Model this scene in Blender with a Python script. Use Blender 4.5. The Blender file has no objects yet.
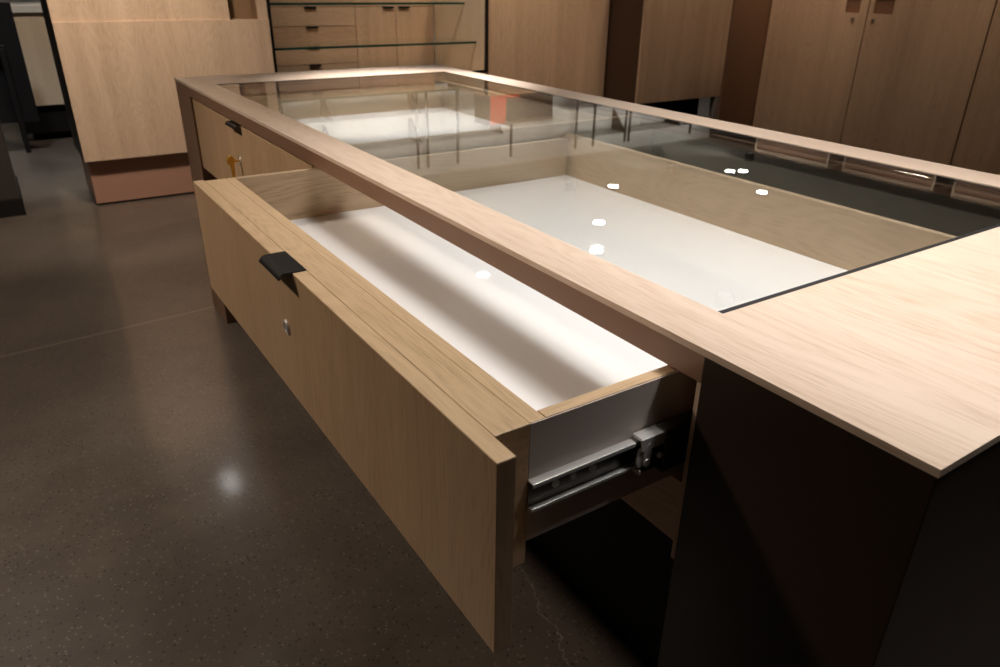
import bpy, bmesh, math, random
from mathutils import Vector
random.seed(4)
S = bpy.context.scene
COL = S.collection
PI = math.pi

# ------------------------------------------------------------------ materials
def new_mat(name):
    m = bpy.data.materials.new(name); m.use_nodes = True
    nt = m.node_tree; nt.nodes.clear()
    out = nt.nodes.new('ShaderNodeOutputMaterial')
    return m, nt, out

def N(nt, kind, **kw):
    n = nt.nodes.new(kind)
    for k, v in kw.items(): setattr(n, k, v)
    return n

def plain(name, col, rough=.5, metal=0., coat=0., coat_rough=.05, bump=0., bump_scale=400., var=0., var_scale=6., spec=.5):
    m, nt, out = new_mat(name)
    b = N(nt, 'ShaderNodeBsdfPrincipled'); L = nt.links.new
    b.inputs['Base Color'].default_value = (*col, 1)
    b.inputs['Roughness'].default_value = rough
    b.inputs['Metallic'].default_value = metal
    b.inputs['Coat Weight'].default_value = coat
    b.inputs['Coat Roughness'].default_value = coat_rough
    b.inputs['Specular IOR Level'].default_value = spec
    L(b.outputs[0], out.inputs[0])
    tc = N(nt, 'ShaderNodeTexCoord')
    if var:
        n = N(nt, 'ShaderNodeTexNoise'); n.inputs['Scale'].default_value = var_scale; n.inputs['Detail'].default_value = 4
        L(tc.outputs['Object'], n.inputs['Vector'])
        r = N(nt, 'ShaderNodeValToRGB')
        r.color_ramp.elements[0].position = .3; r.color_ramp.elements[1].position = .7
        r.color_ramp.elements[0].color = (*[c * (1 - var) for c in col], 1)
        r.color_ramp.elements[1].color = (*[min(1, c * (1 + var)) for c in col], 1)
        L(n.outputs['Fac'], r.inputs[0]); L(r.outputs[0], b.inputs['Base Color'])
    if bump:
        n = N(nt, 'ShaderNodeTexNoise'); n.inputs['Scale'].default_value = bump_scale
        L(tc.outputs['Object'], n.inputs['Vector'])
        bp = N(nt, 'ShaderNodeBump'); bp.inputs['Strength'].default_value = bump; bp.inputs['Distance'].default_value = .001
        L(n.outputs['Fac'], bp.inputs['Height']); L(bp.outputs[0], b.inputs['Normal'])
    return m

def oak(name, axis, light=(.71, .525, .375), dark=(.49, .335, .22), rough=.42, figure=1., offset=(0, 0, 0)):
    """oak veneer: cathedral figure along one axis plus fine pores"""
    m, nt, out = new_mat(name); L = nt.links.new
    b = N(nt, 'ShaderNodeBsdfPrincipled'); L(b.outputs[0], out.inputs[0])
    b.inputs['Roughness'].default_value = rough
    tc = N(nt, 'ShaderNodeTexCoord')
    i = 'XYZ'.index(axis)
    def mapped(along, across):
        mp = N(nt, 'ShaderNodeMapping'); s = [across] * 3; s[i] = along
        mp.inputs['Scale'].default_value = s; mp.inputs['Location'].default_value = offset
        L(tc.outputs['Object'], mp.inputs['Vector']); return mp
    # broad figure: iso-lines of a stretched noise make nested arches
    n1 = N(nt, 'ShaderNodeTexNoise'); n1.inputs['Scale'].default_value = 1; n1.inputs['Detail'].default_value = 1.5; n1.inputs['Distortion'].default_value = .6
    L(mapped(1.3, 7.5).outputs[0], n1.inputs['Vector'])
    mul = N(nt, 'ShaderNodeMath', operation='MULTIPLY'); mul.inputs[1].default_value = 150; L(n1.outputs['Fac'], mul.inputs[0])
    sn = N(nt, 'ShaderNodeMath', operation='SINE'); L(mul.outputs[0], sn.inputs[0])
    # bands of plank tone
    n3 = N(nt, 'ShaderNodeTexNoise'); n3.inputs['Scale'].default_value = 1; n3.inputs['Detail'].default_value = 2
    L(mapped(.5, 14).outputs[0], n3.inputs['Vector'])
    # fine pores
    n2 = N(nt, 'ShaderNodeTexNoise'); n2.inputs['Scale'].default_value = 1; n2.inputs['Detail'].default_value = 3; n2.inputs['Roughness'].default_value = .7
    L(mapped(16, 420).outputs[0], n2.inputs['Vector'])
    a = N(nt, 'ShaderNodeMath', operation='MULTIPLY_ADD'); a.inputs[1].default_value = .085 * figure; a.inputs[2].default_value = .5; L(sn.outputs[0], a.inputs[0])
    def add(x, src, k):
        s = N(nt, 'ShaderNodeMath', operation='MULTIPLY_ADD'); s.inputs[1].default_value = k; L(src, s.inputs[0]); L(x, s.inputs[2])
        s2 = N(nt, 'ShaderNodeMath', operation='SUBTRACT'); s2.inputs[1].default_value = k * .5; L(s.outputs[0], s2.inputs[0]); return s2.outputs[0]
    v = add(a.outputs[0], n3.outputs['Fac'], .7)
    # pores gather in the dark lines of the figure
    pw = N(nt, 'ShaderNodeMath', operation='MULTIPLY_ADD'); pw.inputs[1].default_value = -.35; pw.inputs[2].default_value = .65; L(sn.outputs[0], pw.inputs[0])
    pc = N(nt, 'ShaderNodeMath', operation='SUBTRACT'); pc.inputs[1].default_value = .5; L(n2.outputs['Fac'], pc.inputs[0])
    pm = N(nt, 'ShaderNodeMath', operation='MULTIPLY'); L(pw.outputs[0], pm.inputs[0]); L(pc.outputs[0], pm.inputs[1])
    v2 = N(nt, 'ShaderNodeMath', operation='MULTIPLY_ADD'); v2.inputs[1].default_value = 1.7; L(pm.outputs[0], v2.inputs[0]); L(v, v2.inputs[2]); v = v2.outputs[0]
    r = N(nt, 'ShaderNodeValToRGB'); e = r.color_ramp.elements
    e[0].position = .12; e[0].color = (*dark, 1); e[1].position = .72; e[1].color = (*light, 1)
    L(v, r.inputs[0]); L(r.outputs[0], b.inputs['Base Color'])
    bp = N(nt, 'ShaderNodeBump'); bp.inputs['Strength'].default_value = .12; bp.inputs['Distance'].default_value = .0006
    L(n2.outputs['Fac'], bp.inputs['Height']); L(bp.outputs[0], b.inputs['Normal'])
    return m

def clear_glass(name, tint, ior=1.5):
    m, nt, out = new_mat(name); L = nt.links.new
    geo = N(nt, 'ShaderNodeNewGeometry')
    mr = N(nt, 'ShaderNodeMapRange'); mr.inputs['To Min'].default_value = ior; mr.inputs['To Max'].default_value = 1 / ior
    L(geo.outputs['Backfacing'], mr.inputs['Value'])
    fr = N(nt, 'ShaderNodeFresnel'); L(mr.outputs[0], fr.inputs['IOR'])
    t = N(nt, 'ShaderNodeBsdfTransparent'); t.inputs[0].default_value = (*tint, 1)
    g = N(nt, 'ShaderNodeBsdfGlossy'); g.inputs['Roughness'].default_value = .004; g.inputs[0].default_value = (.95, .97, .96, 1)
    mx = N(nt, 'ShaderNodeMixShader'); L(fr.outputs[0], mx.inputs[0]); L(t.outputs[0], mx.inputs[1]); L(g.outputs[0], mx.inputs[2])
    L(mx.outputs[0], out.inputs[0]); return m

def emitter(name, col, power):
    m, nt, out = new_mat(name)
    e = N(nt, 'ShaderNodeEmission'); e.inputs[0].default_value = (*col, 1); e.inputs[1].default_value = power
    nt.links.new(e.outputs[0], out.inputs[0]); return m

def concrete(name):
    m, nt, out = new_mat(name); L = nt.links.new
    b = N(nt, 'ShaderNodeBsdfPrincipled'); L(b.outputs[0], out.inputs[0])
    tc = N(nt, 'ShaderNodeTexCoord')
    def noise(scale, detail=4, rough=.6):
        n = N(nt, 'ShaderNodeTexNoise'); n.inputs['Scale'].default_value = scale; n.inputs['Detail'].default_value = detail; n.inputs['Roughness'].default_value = rough
        L(tc.outputs['Object'], n.inputs['Vector']); return n.outputs['Fac']
    big = noise(1.3, 5); mid = noise(9, 6, .7); fine = noise(260, 2)
    r = N(nt, 'ShaderNodeValToRGB'); e = r.color_ramp.elements
    e[0].position = .3; e[0].color = (.066, .052, .041, 1); e[1].position = .70; e[1].color = (.150, .121, .097, 1)
    s = N(nt, 'ShaderNodeMath', operation='MULTIPLY_ADD'); s.inputs[1].default_value = .28; L(mid, s.inputs[0])
    h = N(nt, 'ShaderNodeMath', operation='MULTIPLY'); h.inputs[1].default_value = .72; L(big, h.inputs[0]); L(h.outputs[0], s.inputs[2])
    L(s.outputs[0], r.inputs[0])
    # ground aggregate: dark and pale specks
    vo = N(nt, 'ShaderNodeTexVoronoi'); vo.inputs['Scale'].default_value = 130; L(tc.outputs['Object'], vo.inputs['Vector'])
    sp = N(nt, 'ShaderNodeSeparateColor'); L(vo.outputs['Color'], sp.inputs[0])
    lt = N(nt, 'ShaderNodeMath', operation='LESS_THAN'); lt.inputs[1].default_value = .36; L(vo.outputs['Distance'], lt.inputs[0])
    def gate(chan, op, thr):
        g = N(nt, 'ShaderNodeMath', operation=op); g.inputs[1].default_value = thr; L(chan, g.inputs[0])
        q = N(nt, 'ShaderNodeMath', operation='MULTIPLY'); L(g.outputs[0], q.inputs[0]); L(lt.outputs[0], q.inputs[1]); return q.outputs[0]
    def mix(fac, c1, c2, k=1.):
        mm = N(nt, 'ShaderNodeMix', data_type='RGBA')
        f = N(nt, 'ShaderNodeMath', operation='MULTIPLY'); f.inputs[1].default_value = k; L(fac, f.inputs[0])
        L(f.outputs[0], mm.inputs[0]); L(c1, mm.inputs[6]); mm.inputs[7].default_value = (*c2, 1); return mm.outputs[2]
    c = mix(gate(sp.outputs[0], 'LESS_THAN', .16), r.outputs[0], (.018, .015, .013), .8)
    c = mix(gate(sp.outputs[1], 'GREATER_THAN', .88), c, (.24, .20, .165), .7)
    # saw-cut joint across the slab, and a hairline crack
    sx = N(nt, 'ShaderNodeSeparateXYZ'); L(tc.outputs['Object'], sx.inputs[0])
    def M(op, a, bb):
        q = N(nt, 'ShaderNodeMath', operation=op)
        for k, vv in enumerate((a, bb)):
            if isinstance(vv, (int, float)): q.inputs[k].default_value = vv
            else: L(vv, q.inputs[k])
        return q.outputs[0]
    dj = M('ABSOLUTE', M('SUBTRACT', M('SUBTRACT', sx.outputs[1], M('MULTIPLY', sx.outputs[0], .08)), 2.80), 0)
    joint = M('LESS_THAN', dj, .006)
    c = mix(joint, c, (.26, .22, .19), .6)
    wob = M('MULTIPLY', M('SUBTRACT', mid, .5), .16)
    dc = M('ABSOLUTE', M('SUBTRACT', M('ADD', sx.outputs[0], wob), M('MULTIPLY', sx.outputs[1], .26)), 0)
    dc = M('ABSOLUTE', M('SUBTRACT', dc, .0), 0)
    crack = M('MULTIPLY', M('LESS_THAN', dc, .0018), M('MULTIPLY', M('GREATER_THAN', sx.outputs[1], .3), M('LESS_THAN', sx.outputs[1], .95)))
    c = mix(crack, c, (.3, .26, .22), .6)
    L(c, b.inputs['Base Color'])
    rr = N(nt, 'ShaderNodeMapRange'); rr.inputs['To Min'].default_value = .28; rr.inputs['To Max'].default_value = .36
    L(mid, rr.inputs['Value']); L(rr.outputs[0], b.inputs['Roughness'])
    b.inputs['Coat Weight'].default_value = .3; b.inputs['Coat Roughness'].default_value = .11
    bp = N(nt, 'ShaderNodeBump'); bp.inputs['Strength'].default_value = .06; bp.inputs['Distance'].default_value = .001
    L(fine, bp.inputs['Height']); L(bp.outputs[0], b.inputs['Normal'])
    return m

OAK_Y = oak('oak_grain_long', 'Y')
OAK_X = oak('oak_grain_cross', 'X', offset=(3, 1, 2))
OAK_Z = oak('oak_grain_upright', 'Z', figure=.7)
OAK_TOP = oak('oak_counter_top', 'Y', light=(.75, .595, .47), dark=(.56, .41, .29), figure=.9, offset=(.4, .2, 0))
OAK_T = oak('oak_drawer_edge', 'Y', light=(.68, .48, .285), dark=(.47, .315, .175), offset=(4, 1, 0))
OAK_TX = oak('oak_drawer_side', 'X', light=(.68, .48, .285), dark=(.49, .33, .185), figure=.7, offset=(1, 4, 0))
OAK_F = oak('oak_drawer_front', 'Z', light=(.60, .40, .235), dark=(.42, .265, .145), figure=.6, offset=(1, 5, 0))
OAK_D = oak('oak_drawer_box', 'X', light=(.55, .40, .25), dark=(.34, .235, .135), figure=1.3, offset=(2.3, .7, .4))
OAK_B = oak('oak_drawer_back', 'Y', light=(.55, .42, .28), dark=(.36, .26, .16), figure=1.1, offset=(.3, 2.7, .4))
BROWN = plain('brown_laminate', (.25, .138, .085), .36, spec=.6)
BROWN_SHADED = plain('shaded_brown_laminate', (.03, .017, .010), .5, spec=.25)  # near leg's brown laminate, its shade put into the colour
UMBER = plain('dark_umber_laminate', (.05, .042, .036), .45, spec=.3)
BROWN_D = plain('dark_brown_laminate', (.075, .042, .027), .45, spec=.3)
COPPER = plain('rose_brown_laminate', (.42, .235, .165), .4)
WHITE = plain('white_acrylic', (.87, .87, .865), .3, coat=1., coat_rough=.02)
MELA = plain('pale_melamine', (.62, .53, .46), .5, bump=.05, var=.03)
BLACK = plain('matt_black', (.011, .0095, .009), .65, spec=.2)
BLACKM = plain('black_metal', (.016, .015, .015), .38, metal=.3, spec=.5)
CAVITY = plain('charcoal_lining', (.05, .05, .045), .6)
LINING = plain('grey_lining', (.42, .42, .38), .6)
GASKET = plain('dark_rubber', (.012, .011, .01), .6)
CHROME = plain('chrome', (.78, .76, .73), .22, metal=1.)
STEEL = plain('zinc_steel', (.88, .85, .81), .3, metal=.55)
STEEL_D = plain('dark_steel', (.10, .09, .08), .4, metal=.8)
BRASS = plain('brass', (.95, .58, .11), .25, metal=.55)
GLASS = clear_glass('clear_glass', (.985, .987, .98))
GLASS_S = clear_glass('shelf_glass', (.96, .975, .965))
GEDGE = plain('green_glass_edge', (.012, .055, .042), .15)
WALLW = plain('white_paint', (.80, .79, .77), .8, var=.02)
WALLG = plain('warm_grey_paint', (.10, .09, .08), .8, var=.03)
CEIL = plain('lightened_ceiling_paint', (.64, .635, .58), .9, var=.05)  # dark ceiling given a pale tone in place of light on it
GREY = plain('dark_grey_plastic', (.075, .07, .068), .5)
RED = plain('red_print', (.72, .10, .055), .5)
CREAM = oak('pale_oak', 'Z', light=(.80, .66, .48), dark=(.66, .53, .38), figure=.4)
WSHELF = plain('white_laminate', (.78, .77, .74), .4)
LENS = emitter('lamp_lens', (1, .97, .93), 60)
FLOORM = concrete('polished_concrete')
BLUSH = plain('pinkish_beige_laminate', (.40, .30, .26), .4)

# ------------------------------------------------------------------ geometry
def link(name, bm, mat, parent=None, loc=None, smooth=False):
    me = bpy.data.meshes.new(name)
    bmesh.ops.recalc_face_normals(bm, faces=bm.faces)
    bm.to_mesh(me); bm.free()
    o = bpy.data.objects.new(name, me); COL.objects.link(o)
    for m in (mat if isinstance(mat, (list, tuple)) else [mat]): me.materials.append(m)
    if smooth:
        for p in me.polygons: p.use_smooth = True
    if parent: o.parent = parent
    if loc: o.location = loc
    return o

def put_box(bm, lo, hi, bev=.0012, mi=0, seg=2):
    t = bmesh.new(); bmesh.ops.create_cube(t, size=1)
    for v in t.verts:
        for k in range(3): v.co[k] = lo[k] + (v.co[k] + .5) * (hi[k] - lo[k])
    if bev: bmesh.ops.bevel(t, geom=t.edges[:], offset=min(bev, .45 * min(hi[k] - lo[k] for k in range(3))), segments=seg, affect='EDGES', profile=.5)
    merge(bm, t, mi)

def merge(bm, t, mi=0):
    bmesh.ops.recalc_face_normals(t, faces=t.faces)
    vs = [bm.verts.new(v.co) for v in t.verts]; t.verts.index_update()
    for f in t.faces:
        try: g = bm.faces.new([vs[v.index] for v in f.verts]); g.material_index = mi
        except ValueError: pass
    t.free()

def put_ring(bm, lo, hi, ilo, ihi, z0, z1, bev=.001):
    """rectangular frame with a rectangular hole"""
    t = bmesh.new(); R = []
    for z in (z0, z1):
        for (a, b) in ((lo, hi), (ilo, ihi)):
            R.append([t.verts.new(p) for p in ((a[0], a[1], z), (b[0], a[1], z), (b[0], b[1], z), (a[0], b[1], z))])
    for k in range(4):
        j = (k + 1) % 4
        t.faces.new((R[2][k], R[2][j], R[3][j], R[3][k])); t.faces.new((R[0][k], R[1][k], R[1][j], R[0][j]))
        t.faces.new((R[0][k], R[0][j], R[2][j], R[2][k])); t.faces.new((R[1][k], R[3][k], R[3][j], R[1][j]))
    if bev:
        es = [e for e in t.edges if len(e.link_faces) == 2 and e.calc_face_angle(0) > .5]
        bmesh.ops.bevel(t, geom=es, offset=bev, segments=2, affect='EDGES', profile=.5)
    merge(bm, t)

def put_prism(bm, pts, axis, a, b, bev=0, mi=0):
    """extrude a 2-D outline along an axis; outline is in the other two axes, in xyz order"""
    t = bmesh.new(); i = 'xyz'.index(axis); o = [k for k in range(3) if k != i]; rings = []
    for w in (a, b):
        r = []
        for p in pts:
            c = [0, 0, 0]; c[i] = w; c[o[0]] = p[0]; c[o[1]] = p[1]; r.append(t.verts.new(c))
        rings.append(r)
    t.faces.new(rings[0]); t.faces.new(rings[1])
    n = len(pts)
    for k in range(n): t.faces.new((rings[0][k], rings[0][(k + 1) % n], rings[1][(k + 1) % n], rings[1][k]))
    bmesh.ops.recalc_face_normals(t, faces=t.faces)
    if bev: bmesh.ops.bevel(t, geom=[e for e in t.edges if e.calc_face_angle(0) > .5], offset=bev, segments=2, affect='EDGES', profile=.5)
    merge(bm, t, mi)

def put_lathe(bm, prof, c, axis='z', n=24, mi=0):
    """spin (radius, height) pairs about an axis through c"""
    t = bmesh.new(); i = 'xyz'.index(axis); o = [k for k in range(3) if k != i]; rings = []
    for r, h in prof:
        ring = []
        for k in range(n):
            p = list(c); p[i] += h; p[o[0]] += r * math.cos(2 * PI * k / n); p[o[1]] += r * math.sin(2 * PI * k / n)
            ring.append(t.verts.new(p))
        rings.append(ring)
    for a, b in zip(rings, rings[1:]):
        for k in range(n): t.faces.new((a[k], a[(k + 1) % n], b[(k + 1) % n], b[k]))
    t.faces.new(rings[0]); t.faces.new(rings[-1])
    merge(bm, t, mi)

def box(name, lo, hi, mat, parent=None, bev=.0012):
    bm = bmesh.new(); put_box(bm, lo, hi, bev); return link(name, bm, mat, parent)

def empty(name, label, cat, group=None):
    o = bpy.data.objects.new(name, None); COL.objects.link(o); o.empty_display_size = .1
    return tag(o, label, cat, group)
def tag(o, label, cat, group=None):
    o['label'] = label; o['category'] = cat
    if group: o['group'] = group
    return o
def structure(o): o['kind'] = 'structure'; return o
def rebase(o, base):
    """move a thing's origin to its base without moving its parts"""
    b = Vector(base); o.location = b
    for c in o.children: c.location = Vector(c.location) - b
    return o

# ------------------------------------------------------------------ the room
structure(box('floor', (-4.1, -4.1, -.1), (9.6, 8.6, 0), FLOORM, bev=0))
structure(box('ceiling', (-4.1, -4.1, 2.95), (9.6, 8.6, 3.05), CEIL, bev=0))
structure(box('wall_back', (-4.1, 8.5, 0), (9.6, 8.6, 2.95), WALLW, bev=0))
structure(box('wall_left', (-4.1, -4.1, 0), (-4.0, 8.5, 2.95), WALLG, bev=0))
structure(box('wall_right', (9.5, -4.1, 0), (9.6, 8.5, 2.95), WALLG, bev=0))
structure(box('wall_front', (-4.0, -4.1, 0), (9.5, -4.0, 2.95), WALLG, bev=0))

# ------------------------------------------------------------------ display counter
W, Lc, H = 1.096, 2.819, .914
G0, G1, GX0, GX1 = .2943, 2.568, .0857, .994          # glass opening
Y0, Y1 = .2421, 2.602                                  # bay between the two legs
counter = empty('display_counter', 'long oak-topped display counter with a glass top and one drawer pulled open', 'counter')
bm = bmesh.new(); put_ring(bm, (0, 0), (W, Lc), (GX0, G0), (GX1, G1), .906, H, .0012); link('top_frame', bm, OAK_TOP, counter)
bm = bmesh.new(); put_ring(bm, (0.0008, Y0), (W - .0008, Y1), (GX0 - .012, Y0 + .03), (GX1 + .012, Y1 - .03), .874, .906, .0004); link('fascia', bm, BROWN, counter)
o = box('leg', (.0008, .0008, 0), (W - .0008, Y0, .906), BROWN_SHADED, counter); o['label'] = 'brown end panel with shade in its colour'
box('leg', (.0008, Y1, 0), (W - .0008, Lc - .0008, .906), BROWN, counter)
bm = bmesh.new(); put_ring(bm, (GX0, G0), (GX1, G1), (GX0 + .003, G0 + .011), (GX1 - .003, G1 - .006), .9065, .9118, 0); link('gasket', bm, GASKET, counter)
box('glass_top', (GX0 + .004, G0 + .012, .9045), (GX1 - .004, G1 - .007, .9125), GLASS, counter, .0008)
box('divider', (.0425, 1.412, .658), (1.0655, 1.436, .9035), OAK_B, counter)
bm = bmesh.new(); put_box(bm, (.0275, Y0 + .009, .627), (.042, Y1 - .009, .716), .0008); link('front_rail', bm, OAK_Y, counter)
box('bay_floor', (.0425, Y0 + .009, .637), (1.07, Y1 - .009, .655), [OAK_Y], counter)
bm = bmesh.new(); put_box(bm, (.004, Y0, .627), (1.07, Y0 + .008, .873), .001); link('bay_side', bm, OAK_Z, counter)
bm = bmesh.new(); put_box(bm, (.012, Y1 - .008, .637), (1.07, Y1, .873), .001); link('bay_side', bm, OAK_Z, counter)
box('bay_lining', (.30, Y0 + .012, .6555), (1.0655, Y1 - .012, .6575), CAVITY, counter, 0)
box('back_lining', (1.066, Y0 + .013, .658), (1.0712, Y1 - .013, .873), LINING, counter, 0)
box('back_panel', (1.0715, Y0 + .001, .10), (1.09, Y1 - .001, .8735), BROWN_D, counter)
box('base_panel', (.29, Y0 + .001, .0), (1.06, Y1 - .001, .636), BLACK, counter)

def handle_mesh(cx, cy, z, w=.094):
    """bent tab pull: flat plate on the front's top edge, lip rolled down over the face"""
    t = .0022; out_ = []; inn = []
    prof = [(.0212, 0)]
    prof += [(-.010, 0)]
    for k in range(1, 7):
        a = k / 6 * math.radians(62); prof.append((-.010 - .010 * math.sin(a), -.010 * (1 - math.cos(a))))
    a = math.radians(62); lx, lz = prof[-1]; prof.append((lx - .004 * math.cos(a), lz - .004 * math.sin(a)))
    for k, (x, zz) in enumerate(prof):
        if k == 0: d = (prof[1][0] - x, prof[1][1] - zz)
        else: d = (x - prof[k - 1][0], zz - prof[k - 1][1])
        l = math.hypot(*d); nx, nz = -d[1] / l, d[0] / l
        out_.append((cx + x - nx * t / 2, z + zz - nz * t / 2)); inn.append((cx + x + nx * t / 2, z + zz + nz * t / 2))
    bm = bmesh.new(); put_prism(bm, out_ + inn[::-1], 'y', cy - w / 2, cy + w / 2, .0004); return bm

def make_drawer(fx, fy0, fy1, by0, by1, key):
    """front face at x=fx; the box runs back from it"""
    zt, zb = .867, .628; ft = .0212; bx0 = fx + ft; bx1 = fx + .988
    z0 = .72
    # the box: front stile, two sides and the back, one joined carcase
    bm = bmesh.new()
    put_box(bm, (bx0 + .0008, by0, z0 - .03), (fx + .0631, by1, zt), .001)
    put_box(bm, (fx + .0638, by0 + .0015, z0), (fx + .0825, by1, zt - .0005), .0008)
    d = link('drawer', bm, OAK_T, counter)
    bm = bmesh.new(); put_box(bm, (fx + .083, by0 + .0015, z0 + .004), (bx1 - .016, by0 + .0165, zt), .001); link('side_board', bm, OAK_TX, d)
    bm = bmesh.new(); put_box(bm, (fx + .083, by1 - .015, z0), (bx1 - .016, by1, zt), .001); link('side_board', bm, OAK_D, d)
    box('outer_lining', (fx + .0635, by0, z0), (bx1 - .001, by0 + .0013, zt - .0012), MELA, d, 0)
    box('back_board', (bx1 - .0155, by0 + .0015, z0), (bx1, by1, .879), OAK_B, d, .001)
    box('drawer_front', (fx, fy0, zb), (fx + ft, fy1, zt - .0012), OAK_F, d, .0006)
    box('edge_band', (fx + .0002, fy0 + .0002, zt - .0011), (fx + ft, fy1 - .0002, zt), OAK_T, d, .0005)
    box('base_liner', (fx + .083, by0 + .017, .748), (bx1 - .016, by1 - .0155, .760), WHITE, d, .0008)
    box('refraction_pad', (fx + (.084 if key else .50), by0 + .0175, .7602), (bx1 - .0165, by1 - .016, .774 if key else .768), WHITE, d, .0008)  # added pad, raised to imitate the lift from refraction in the glass
    cy = (fy0 + fy1) / 2 + (.034 if key else .008)
    link('handle', handle_mesh(fx, cy, zt + .0012), BLACKM, d)
    bm = bmesh.new()
    lz = .758
    put_lathe(bm, [(.0, .001), (.0125, .001), (.0125, -.0015), (.0105, -.0035), (.0085, -.0035), (.008, -.0022), (0.0005, -.0022)], (fx, cy + .012, lz), 'x', 28)
    put_box(bm, (fx - .0031, cy + .011, lz - .006), (fx - .0018, cy + .013, lz + .006), 0)
    link('lock', bm, STEEL, d)
    # telescopic slide on the near side
    bm = bmesh.new(); ys = by0 - .0002; zc = .783
    xs, xe = fx + .062, fx + .33
    put_box(bm, (xs, ys - .002, zc - .0155), (xe, ys, zc + .0155), .0004)
    sl = link('slide_rail', bm, STEEL_D, d)
    bm = bmesh.new()
    put_prism(bm, [(ys - .0105, zc + .0175), (ys, zc + .0175), (ys, zc + .0155), (ys - .0090, zc + .0155), (ys - .0090, zc + .0125), (ys - .0105, zc + .0125)], 'x', xs, xe - .10, .0004)
    put_prism(bm, [(ys - .0105, zc - .0175), (ys, zc - .0175), (ys, zc - .0155), (ys - .0090, zc - .0155), (ys - .0090, zc - .0135), (ys - .0105, zc - .0135)], 'x', xs, xe - .10, .0004)
    for q in (.035, .058, .085): put_lathe(bm, [(0.0002, -.0034), (.0042, -.0034), (.0048, -.002)], (xs + q, ys, zc), 'y', 14)
    link('slide_flange', bm, STEEL, d)
    if fx < -.1:
        xb = fx + .202
        bm = bmesh.new()
        put_box(bm, (xb, ys - .017, zc + .021), (xb + .038, ys - .001, zc + .0245), .0008)
        put_box(bm, (xb, ys - .018, zc + .008), (xb + .038, ys - .0155, zc + .0245), .0006)
        put_box(bm, (xb, ys - .018, zc - .0225), (xb + .003, ys - .001, zc - .0165), .0005)
        put_lathe(bm, [(.0002, -.0195), (.0045, -.0195), (.0052, -.017), (.0052, -.012)], (xb + .009, ys, zc - .008), 'y', 16)
        put_lathe(bm, [(.0002, -.0195), (.0032, -.0195), (.004, -.017), (.004, -.012)], (xb + .030, ys, zc - .006), 'y', 16)
        pts = [(xb + .010 + .006 * math.cos(t), zc + .001 + .016 * math.sin(t)) for t in [k * 2 * PI / 18 for k in range(18)]]
        put_prism(bm, pts, 'y', ys - .0185, ys - .01055, .0008)
        pts = [(xb + .002 + .006 * math.cos(t), zc - .001 + .013 * math.sin(t)) for t in [k * 2 * PI / 18 for k in range(18)]]
        put_prism(bm, pts, 'y', ys - .0165, ys - .013, .0008)
        link('slide_catch', bm, STEEL, d)
        bm = bmesh.new()
        put_box(bm, (xb + .002, ys - .016, zc - .022), (xb + .30, ys - .013, zc + .0235), .0006)
        put_box(bm, (xb + .032, ys - .022, zc - .028), (xb + .34, ys - .019, zc + .028), .0006)
        put_box(bm, (xb + .032, ys - .022, zc + .025), (xb + .34, ys - .004, zc + .028), .0006)
        put_box(bm, (xb + .032, ys - .022, zc - .028), (xb + .34, ys - .004, zc - .025), .0006)
        link('slide_channel', bm, STEEL_D, d)
    if key:
        # brass key standing out of the lock, with its tag key hanging from it
        bm = bmesh.new(); ky = cy + .012
        put_lathe(bm, [(.0003, -.0030), (.0036, -.0030), (.0036, -.018), (.0058, -.019), (.0058, -.024), (.0003, -.0245)], (fx, ky, lz), 'x', 16)
        pts = [(fx - .028 + .0115 * math.cos(t), lz + .002 + .0150 * math.sin(t)) for t in [k * 2 * PI / 22 for k in range(22)]]
        put_prism(bm, pts, 'y', ky - .0045, ky + .0045, .0012)
        put_prism(bm, [(fx - .021, lz - .008), (fx - .0335, lz - .010), (fx - .030, lz - .052), (fx - .026, lz - .053), (fx - .022, lz - .046)], 'y', ky - .0085, ky - .0055, .0005)
        k_ = link('key', bm, BRASS, d); k_['label'] = 'brass key in the lock'
    return d

make_drawer(-.2533, .2451, 1.4113, .2827, 1.402, False)
make_drawer(.006, 1.418, 2.592, 1.458, 2.583, True)

# ------------------------------------------------------------------ tall cabinet at the left
yF = 4.64
t = empty('cabinet', 'tall pale oak cabinet with a ledge and a niche on a rose-brown plinth', 'cabinet')
box('front_panel', (-.2335, yF, .272), (.93, yF + .02, 1.0195), OAK_Z, t)
bm = bmesh.new()                                                    # upper front with a niche cut through it
for lo, hi in (((-.2335, yF + .012, 1.02), (.70, yF + .03, 2.0)), ((.868, yF + .012, 1.02), (.93, yF + .03, 2.0)), ((.70, yF + .012, 1.55), (.868, yF + .03, 2.0))):
    put_box(bm, lo, hi, 0)
link('upper_panel', bm, OAK_Z, t)
bm = bmesh.new()
put_box(bm, (.69, yF + .13, 1.02), (.88, yF + .14, 1.56), 0); put_box(bm, (.69, yF + .03, 1.02), (.70, yF + .13, 1.56), 0)
put_box(bm, (.868, yF + .03, 1.02), (.878, yF + .13, 1.56), 0); put_box(bm, (.70, yF + .0201, 1.012), (.868, yF + .13, 1.0195), 0)
link('niche', bm, oak('oak_niche_shaded', 'Z', light=(.30, .19, .105), dark=(.22, .13, .07), figure=.5), t)  # niche oak darkened, the shade of the recess put into its colour
box('side_panel', (-.2335, yF + .0205, .272), (-.214, 5.2, 2.0), UMBER, t)
box('back', (-.2135, 5.18, .272), (.93, 5.2, 2.0), BROWN_D, t)
box('top', (-.2135, yF + .031, 1.98), (.93, 5.179, 2.0), BROWN_D, t)
bm = bmesh.new(); put_box(bm, (-.217, yF + .052, .012), (.93, 5.16, .271), .001); link('plinth', bm, COPPER, t)
bm = bmesh.new(); put_box(bm, (-.20, yF + .075, 0), (.92, 5.1, .0118), 0); link('foot', bm, BLACK, t)
rebase(t, (.35, 4.9, 0))

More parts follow.
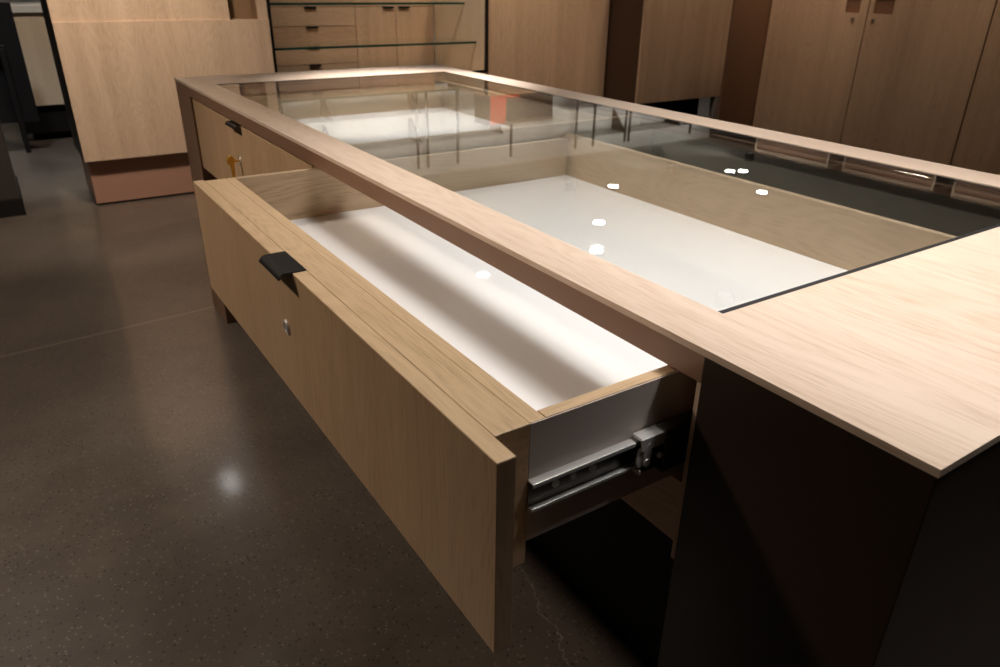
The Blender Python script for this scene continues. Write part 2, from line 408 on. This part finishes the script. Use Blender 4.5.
# ------------------------------------------------------------------ glass shelf bay beside it
t = empty('shelf_unit', 'open shelf bay with green-edged glass shelves in a black trim', 'shelf')
x0, x1, yb = .9435, 2.55, 4.69
bm = bmesh.new()
put_box(bm, (x0, yb - .012, .63), (x0 + .016, yb + .008, 1.36), 0); put_box(bm, (x1 - .018, yb - .012, .63), (x1, yb + .008, 1.36), 0)
put_box(bm, (x0 + .0161, yb - .012, .63), (x1 - .0181, yb + .008, .646), 0)
link('edge_trim', bm, BLACK, t)
# right cheek: top front corner rounded
pts = [(yb + .0085, .0), (5.46, .0), (5.46, 1.33)] + [(yb + .0085 + .05 - .05 * math.sin(a), 1.33 - .05 + .05 * math.cos(a)) for a in [k / 8 * PI / 2 for k in range(9)]]
bm = bmesh.new(); put_prism(bm, pts, 'x', x1 - .025, x1, .001); link('side_panel', bm, CREAM, t)
box('side_panel', (x0, yb + .0085, 0), (x0 + .02, 5.3, 1.33), OAK_Z, t)
box('bottom_panel', (x0 + .021, yb + .0085, .61), (x1 - .026, 5.30, .629), OAK_X, t)
box('kick_panel', (x0 + .021, yb + .03, 0), (x1 - .026, yb + .05, .609), BROWN_D, t)
for z, ys in ((.824, 4.806), (1.086, 4.975), (1.350, 5.06)):
    bm = bmesh.new(); put_box(bm, (x0 + .0215, ys + .0055, z), (x1 - .0265, 5.27, z + .015), .0006); s = link('shelf', bm, GLASS_S, t)
    bm = bmesh.new(); put_box(bm, (x0 + .0215, ys, z), (x1 - .0265, ys + .005, z + .015), .0006); link('green_edge', bm, GEDGE, s)
rebase(t, (1.75, 5.0, 0))

# drawers and doors seen through the shelves
t = empty('drawer_cabinet', 'low oak cabinet of drawers and doors behind the glass shelves', 'cabinet')
yq = 5.46
box('body', (1.0, yq + .02, .08), (2.52, yq + .5, 1.38), OAK_Z, t)
box('worktop', (.98, yq - .005, 1.381), (2.52, yq + .5, 1.41), CREAM, t)
def cab_front(name, a, b, zl, zh, hx, hz):
    f = box(name, (a, yq, zl), (b, yq + .0195, zh), OAK_X if name == 'drawer' else OAK_Z, t)
    bm = bmesh.new(); put_box(bm, (hx - .045, yq - .022, hz), (hx + .045, yq + .012, hz + .003), .0005); put_box(bm, (hx - .045, yq - .022, hz - .012), (hx + .045, yq - .019, hz), .0005)
    link('handle', bm, BLACKM, f)
for zl, zh in ((.10, .392), (.396, .658), (.662, .792), (.796, .924), (.928, 1.058), (1.062, 1.19), (1.194, 1.378)):
    cab_front('drawer', 1.003, 1.84, zl, zh, 1.49, zh + .001)
for a, b, hx in ((1.845, 2.178, 2.115), (2.183, 2.518, 2.25)):
    cab_front('door', a, b, .10, 1.055, hx, 1.056)
    box('front_panel', (a, yq, 1.0605), (b, yq + .0195, 1.378), OAK_Z, t)
bm = bmesh.new(); put_box(bm, (1.02, yq + .05, 0), (2.5, yq + .48, .079), 0); link('plinth', bm, BLACK, t)
rebase(t, (1.75, 5.7, 0))

# ------------------------------------------------------------------ stepped oak cabinets to the right
t = empty('cabinet', 'plain oak cabinet block between the glass shelves and the dark return', 'cabinet')
box('front_panel', (2.5505, 4.69, .02), (3.712, 4.71, 1.352), OAK_Z, t)
box('body', (2.5515, 4.7105, 0), (3.711, 5.30, 1.352), BROWN_D, t)
box('top_panel', (2.5505, 4.69, 1.3525), (3.712, 5.30, 1.37), OAK_X, t)
rebase(t, (3.1, 4.99, 0))

t = empty('cabinet', 'oak cabinet block raised over a black recess, dark side facing left', 'cabinet')
yB = 4.306
box('front_panel', (3.7345, yB, .365), (4.80, yB + .02, 1.36), OAK_Z, t)
box('side_panel', (3.7345, yB + .0205, .10), (3.75, 5.30, 1.36), BROWN_D, t)
box('body', (3.7505, yB + .0205, .365), (4.80, 5.30, 1.36), BROWN_D, t, 0)
box('top_panel', (3.7345, yB, 1.3605), (4.80, 5.30, 1.375), OAK_X, t)
box('recess_back', (3.7505, yB + .30, 0), (4.80, yB + .32, .364), BLACK, t, 0)
box('end_post', (4.675, yB + .004, 0), (4.80, yB + .06, .364), STEEL, t)
rebase(t, (4.3, 4.8, 0))

t = empty('wardrobe', 'tall oak wardrobe of plain doors with square finger pulls along the right side', 'wardrobe')
xC = 4.55
box('end_panel', (4.135, 3.785, 0), (xC + .6, 3.805, 1.60), BROWN, t)
box('carcase', (xC + .022, -1.2, .10), (xC + .6, 3.784, 1.60), BLACK, t, 0)
box('plinth', (xC + .06, -1.15, 0), (xC + .58, 3.75, .099), BLACK, t, 0)
seams = [3.782, 2.978, 2.172, 1.366, .560, -.246, -1.05]
# finger pulls: a square notch cut through each door at its opening edge
pulls = ['near', 'far', 'near', 'far', 'near', 'far']
for k, (a, b) in enumerate(zip(seams, seams[1:])):
    hi, lo = a - .0045, b + .0045
    if pulls[k] == 'near': n0, n1 = lo + .060, lo + .169
    else: n0, n1 = hi - .173, hi - .032
    z0, z1 = 1.083, 1.19
    bm = bmesh.new()
    for q in (((lo, .105), (n0, 1.598)), ((n1, .105), (hi, 1.598)), ((n0, .105), (n1, z0)), ((n0, z1), (n1, 1.598))):
        put_box(bm, (xC, q[0][0], q[0][1]), (xC + .019, q[1][0], q[1][1]), 0)
    d = link('door', bm, OAK_Z, t)
    bm = bmesh.new(); put_box(bm, (xC + .0192, n0 - .01, z0 - .01), (xC + .0215, n1 + .01, z1 + .01), 0); link('pull_recess', bm, BROWN, d)
    bm = bmesh.new(); put_lathe(bm, [(.0003, -.014), (.009, -.014), (.011, -.011), (.011, -.004), (.013, -.003), (.013, .0)], (xC, n0 + .036 if pulls[k] == 'near' else n1 - .013, 1.042), 'x', 20); link('lock', bm, CHROME, d)
# stepped upper boxes over the doors, pale edges
for k, (a, b) in enumerate(zip(seams, seams[1:])):
    f = box('upper_box', (xC + .03, b + .085, 1.601), (xC + .55, a - .06, 1.7915), BLUSH, t)
    for ya in (b + .073, a - .063):
        bm = bmesh.new(); put_box(bm, (xC + .018, ya, 1.6015), (xC + .0295, ya + .015, 1.7915), 0); link('edge_trim', bm, WSHELF, f)
    bm = bmesh.new(); put_ring(bm, (xC + .018, b + .073), (xC + .562, a - .048), (xC + .034, b + .089), (xC + .546, a - .064), 1.792, 1.812, 0); link('edge_trim', bm, WSHELF, f)
rebase(t, (4.85, 1.3, 0))

# ------------------------------------------------------------------ left background
t = empty('cabinet', 'dark umber cabinet on a black base at the left edge', 'cabinet')
box('body', (-1.25, 4.70, .095), (-.593, 5.30, 2.0), UMBER, t, .002)
box('base', (-1.26, 4.69, 0), (-.585, 5.31, .0945), BLACK, t, .001)
rebase(t, (-.92, 5.0, 0))
t = empty('cabinet', 'distant pale oak counter block on a dark recessed base at far left', 'cabinet')
box('body', (-.335, 7.0, .28), (.9, 7.6, .975), CREAM, t, .002)
box('top', (-.345, 6.98, .9755), (.91, 7.61, 1.03), WSHELF, t, .003)
box('base', (-.46, 7.03, 0.06), (.85, 7.55, .2795), BLACK, t, .001)
bm = bmesh.new(); put_box(bm, (-.40, 7.1, 0), (.8, 7.5, .0595), 0); link('foot', bm, BLACK, t)
rebase(t, (.28, 7.3, 0))
t = empty('stand', 'black display stand with thin legs in the dark far left background', 'stand')
box('panel', (-1.25, 6.62, .22), (-.343, 6.66, 1.06), BLACKM, t, .002)
for x in (-1.10, -.49): box('leg', (x, 6.55, 0), (x + .035, 6.585, .75), BLACKM, t, .002)
for x in (-1.10, -.49): box('leg', (x, 6.6605, 0), (x + .035, 6.695, 1.05), BLACKM, t, .002)
box('shelf', (-1.15, 6.55, .751), (-.45, 6.6195, .775), BLACKM, t, .002)
rebase(t, (-.8, 6.63, 0))

# ------------------------------------------------------------------ what the glass top mirrors: the bright back room
t = empty('display_box', 'dark grey box with a red panel standing behind the oak block, mirrored in the glass', 'box')
box('body', (2.76, 5.0, 1.3705), (3.42, 5.22, 1.66), GREY, t, .004)
bm = bmesh.new(); put_box(bm, (2.775, 4.994, 1.38), (2.93, 4.9995, 1.645), .0005); put_box(bm, (2.931, 4.994, 1.38), (3.06, 4.9995, 1.44), .0005); link('red_panel', bm, RED, t)
box('ledge', (2.92, 4.96, 1.625), (3.40, 4.9935, 1.645), STEEL, t, .001)
rebase(t, (3.1, 5.1, 1.3705))

def rack(x0, x1, posts, shelves, label, y0=8.12, y1=8.49, tri=()):
    t = empty('shelving_rack', label, 'shelves', None)
    for x in posts: box('post', (x - .013, y0, 0), (x + .013, y0 + .026, 2.75), BLACKM, t, .001)
    for z in shelves: box('shelf', (x0, y0 + .045, z), (x1, y1, z + .035), WSHELF, t, .002)
    for x, z in tri:
        bm = bmesh.new(); put_prism(bm, [(y0 + .06, z - .004), (y1, z - .004), (y1, z - .30)], 'x', x, x + .03, .001); link('bracket', bm, BROWN_D, t)
    return rebase(t, ((x0 + x1) / 2, y0 + .2, 0))
rack(2.0, 5.15, (2.02, 3.70, 3.84, 4.28, 5.12), (.5, 1.0, 1.74, 2.08, 2.44), 'white wall shelves on black posts, mirrored at the far end of the glass', tri=[(3.76, 2.08), (3.76, 2.44), (5.0, 2.44), (2.6, 2.08), (2.6, 2.44)])
rack(6.2, 9.4, (6.25, 6.58, 7.20, 7.28, 8.6), (.5, 1.1, 2.20, 2.62), 'white wall shelves on black posts, mirrored beside the right edge of the glass', tri=[(7.24, 2.62), (8.4, 2.62)])

# ------------------------------------------------------------------ lamps
def lamp(x, y, power, size=70, blend=.8, tgt=None, col=(1, .86, .70), soft=.12, z=2.95, r=.055, bare=False):
    """a can let into the ceiling; the lens sits deep inside it unless the lamp is a bare surface one"""
    t = empty('ceiling_spotlight', *(('round surface ceiling lamp mirrored as a bright dot in the glass or floor', 'lamp', 'mirrored ceiling lamps') if bare else ('round recessed can light, unseen in the ceiling, lighting counter, cabinets and back room', 'lamp', 'recessed can lights')))
    dp = -.02 if bare else -.005
    bm = bmesh.new()
    h = .035 if bare else .11
    put_lathe(bm, [(r * .7, -.001), (r * 1.25, -.001), (r * 1.25, -h), (r * 1.12, -h - .003), (r * 1.05, -h), (r * 1.05, -.006), (r * .7, -.005)], (x, y, z), 'z', 28)
    link('housing', bm, BLACKM, t)
    bm = bmesh.new(); q = h - .004 if bare else .016
    put_lathe(bm, [(.0005, -q), (r, -q), (r, -q + .006), (.0005, -q + .006)], (x, y, z), 'z', 28)
    link('lens', bm, LENS, t)
    if power:
        l = bpy.data.lights.new('spot_bulb', 'SPOT'); l.energy = power; l.color = col; l.spot_size = math.radians(size); l.spot_blend = blend; l.shadow_soft_size = soft
        o = bpy.data.objects.new('spot_bulb', l); COL.objects.link(o); o.parent = t; o.location = (x, y, z - h - soft - .01)
        d = Vector(tgt) - Vector(o.location) if tgt else Vector((0, 0, -1))
        o.rotation_euler = d.to_track_quat('-Z', 'Y').to_euler()
    return rebase(t, (x, y, z))
WARM = (1, .84, .69); NEUT = (1, .96, .935); AMBER = (1, .73, .50); COOL = (.86, .92, 1)
# over the counter
lamp(.62, -.15, 138, 54, 1, (.62, .08, .9), (1, .98, .98))
lamp(.42, .45, 72, 80, 1, (.25, .55, .8), NEUT, soft=.34)
lamp(.50, 1.30, 135, 60, 1, (.62, 1.05, .8), NEUT, soft=.34)
lamp(.95, 2.3, 600, 33, 1, (.70, 2.32, .8), NEUT)
# over the aisle: unseen lamps added to light the drawer fronts and floor
lamp(-1.9, 2.3, 165, 64, 1, (-.2, 1.45, .74), WARM)
lamp(-1.4, 3.4, 110, 80, 1, (-.9, 3.2, 0), WARM)
# cabinets
lamp(.0, 3.35, 225, 70, 1, (.0, 4.64, .75), WARM)
lamp(1.1, 3.9, 90, 80, 1, (2.3, 4.9, .8), WARM)
lamp(2.8, 3.6, 85, 66, 1, (2.75, 4.7, 1.1), AMBER)
lamp(4.0, 3.35, 45, 60, 1, (4.2, 4.3, 1.3), AMBER)
lamp(3.6, 3.3, 55, 50, 1, (4.55, 3.5, 1.4), AMBER)
lamp(3.4, 2.2, 40, 75, 1, (4.55, 2.3, 1.7), AMBER)  # unseen lamp added to brighten the upper boxes
lamp(-.55, 5.75, 170, 60, 1, (-.4, 6.0, 0), COOL)
lamp(.0, 5.9, 70, 60, 1, (-.1, 7.0, .6), WARM)  # unseen lamp added to brighten the distant oak block
# the back room: surface lamps, the bright dots mirrored in the glass
for x, y in ((5.74, 6.70), (4.57, 5.59), (3.94, 4.89), (7.87, 6.40), (7.72, 6.50), (7.18, 5.52), (3.07, 5.57), (.40, 5.65)):
    lamp(x, y, 0, r=.062, bare=True)
for x in (1.6, 3.4, 5.2, 7.0, 8.6): lamp(x, 6.9, 44, 110, 1, (x, 8.5, 2.0), (1, .92, .82))  # unseen row added to brighten the back wall for its reflection

w = bpy.data.worlds.new('World'); S.world = w; w.use_nodes = True
w.node_tree.nodes['Background'].inputs[0].default_value = (.5, .45, .4, 1); w.node_tree.nodes['Background'].inputs[1].default_value = .03

# ------------------------------------------------------------------ camera
cam = bpy.data.cameras.new('camera'); co = bpy.data.objects.new('camera', cam); COL.objects.link(co)
cam.sensor_width = 36; cam.lens = 727.47 / 1000 * 36; cam.clip_start = .02; cam.clip_end = 60
co.location = (-.5458, -.1971, 1.2529)
co.rotation_mode = 'XYZ'; co.rotation_euler = (1.118852, -0.013718, -0.579668)
S.camera = co
cam.dof.use_dof = True; cam.dof.focus_distance = 1.0; cam.dof.aperture_fstop = 9
S.view_settings.view_transform = 'Standard'; S.view_settings.look = 'None'; S.view_settings.gamma = 1; S.view_settings.use_curve_mapping = False
S.view_settings.exposure = 0
try:
    S.cycles.use_denoising = True; S.cycles.max_bounces = 10; S.cycles.diffuse_bounces = 5; S.cycles.transparent_max_bounces = 16; S.cycles.caustics_reflective = False; S.cycles.caustics_refractive = False
    S.cycles.sample_clamp_indirect = 4
except Exception: pass
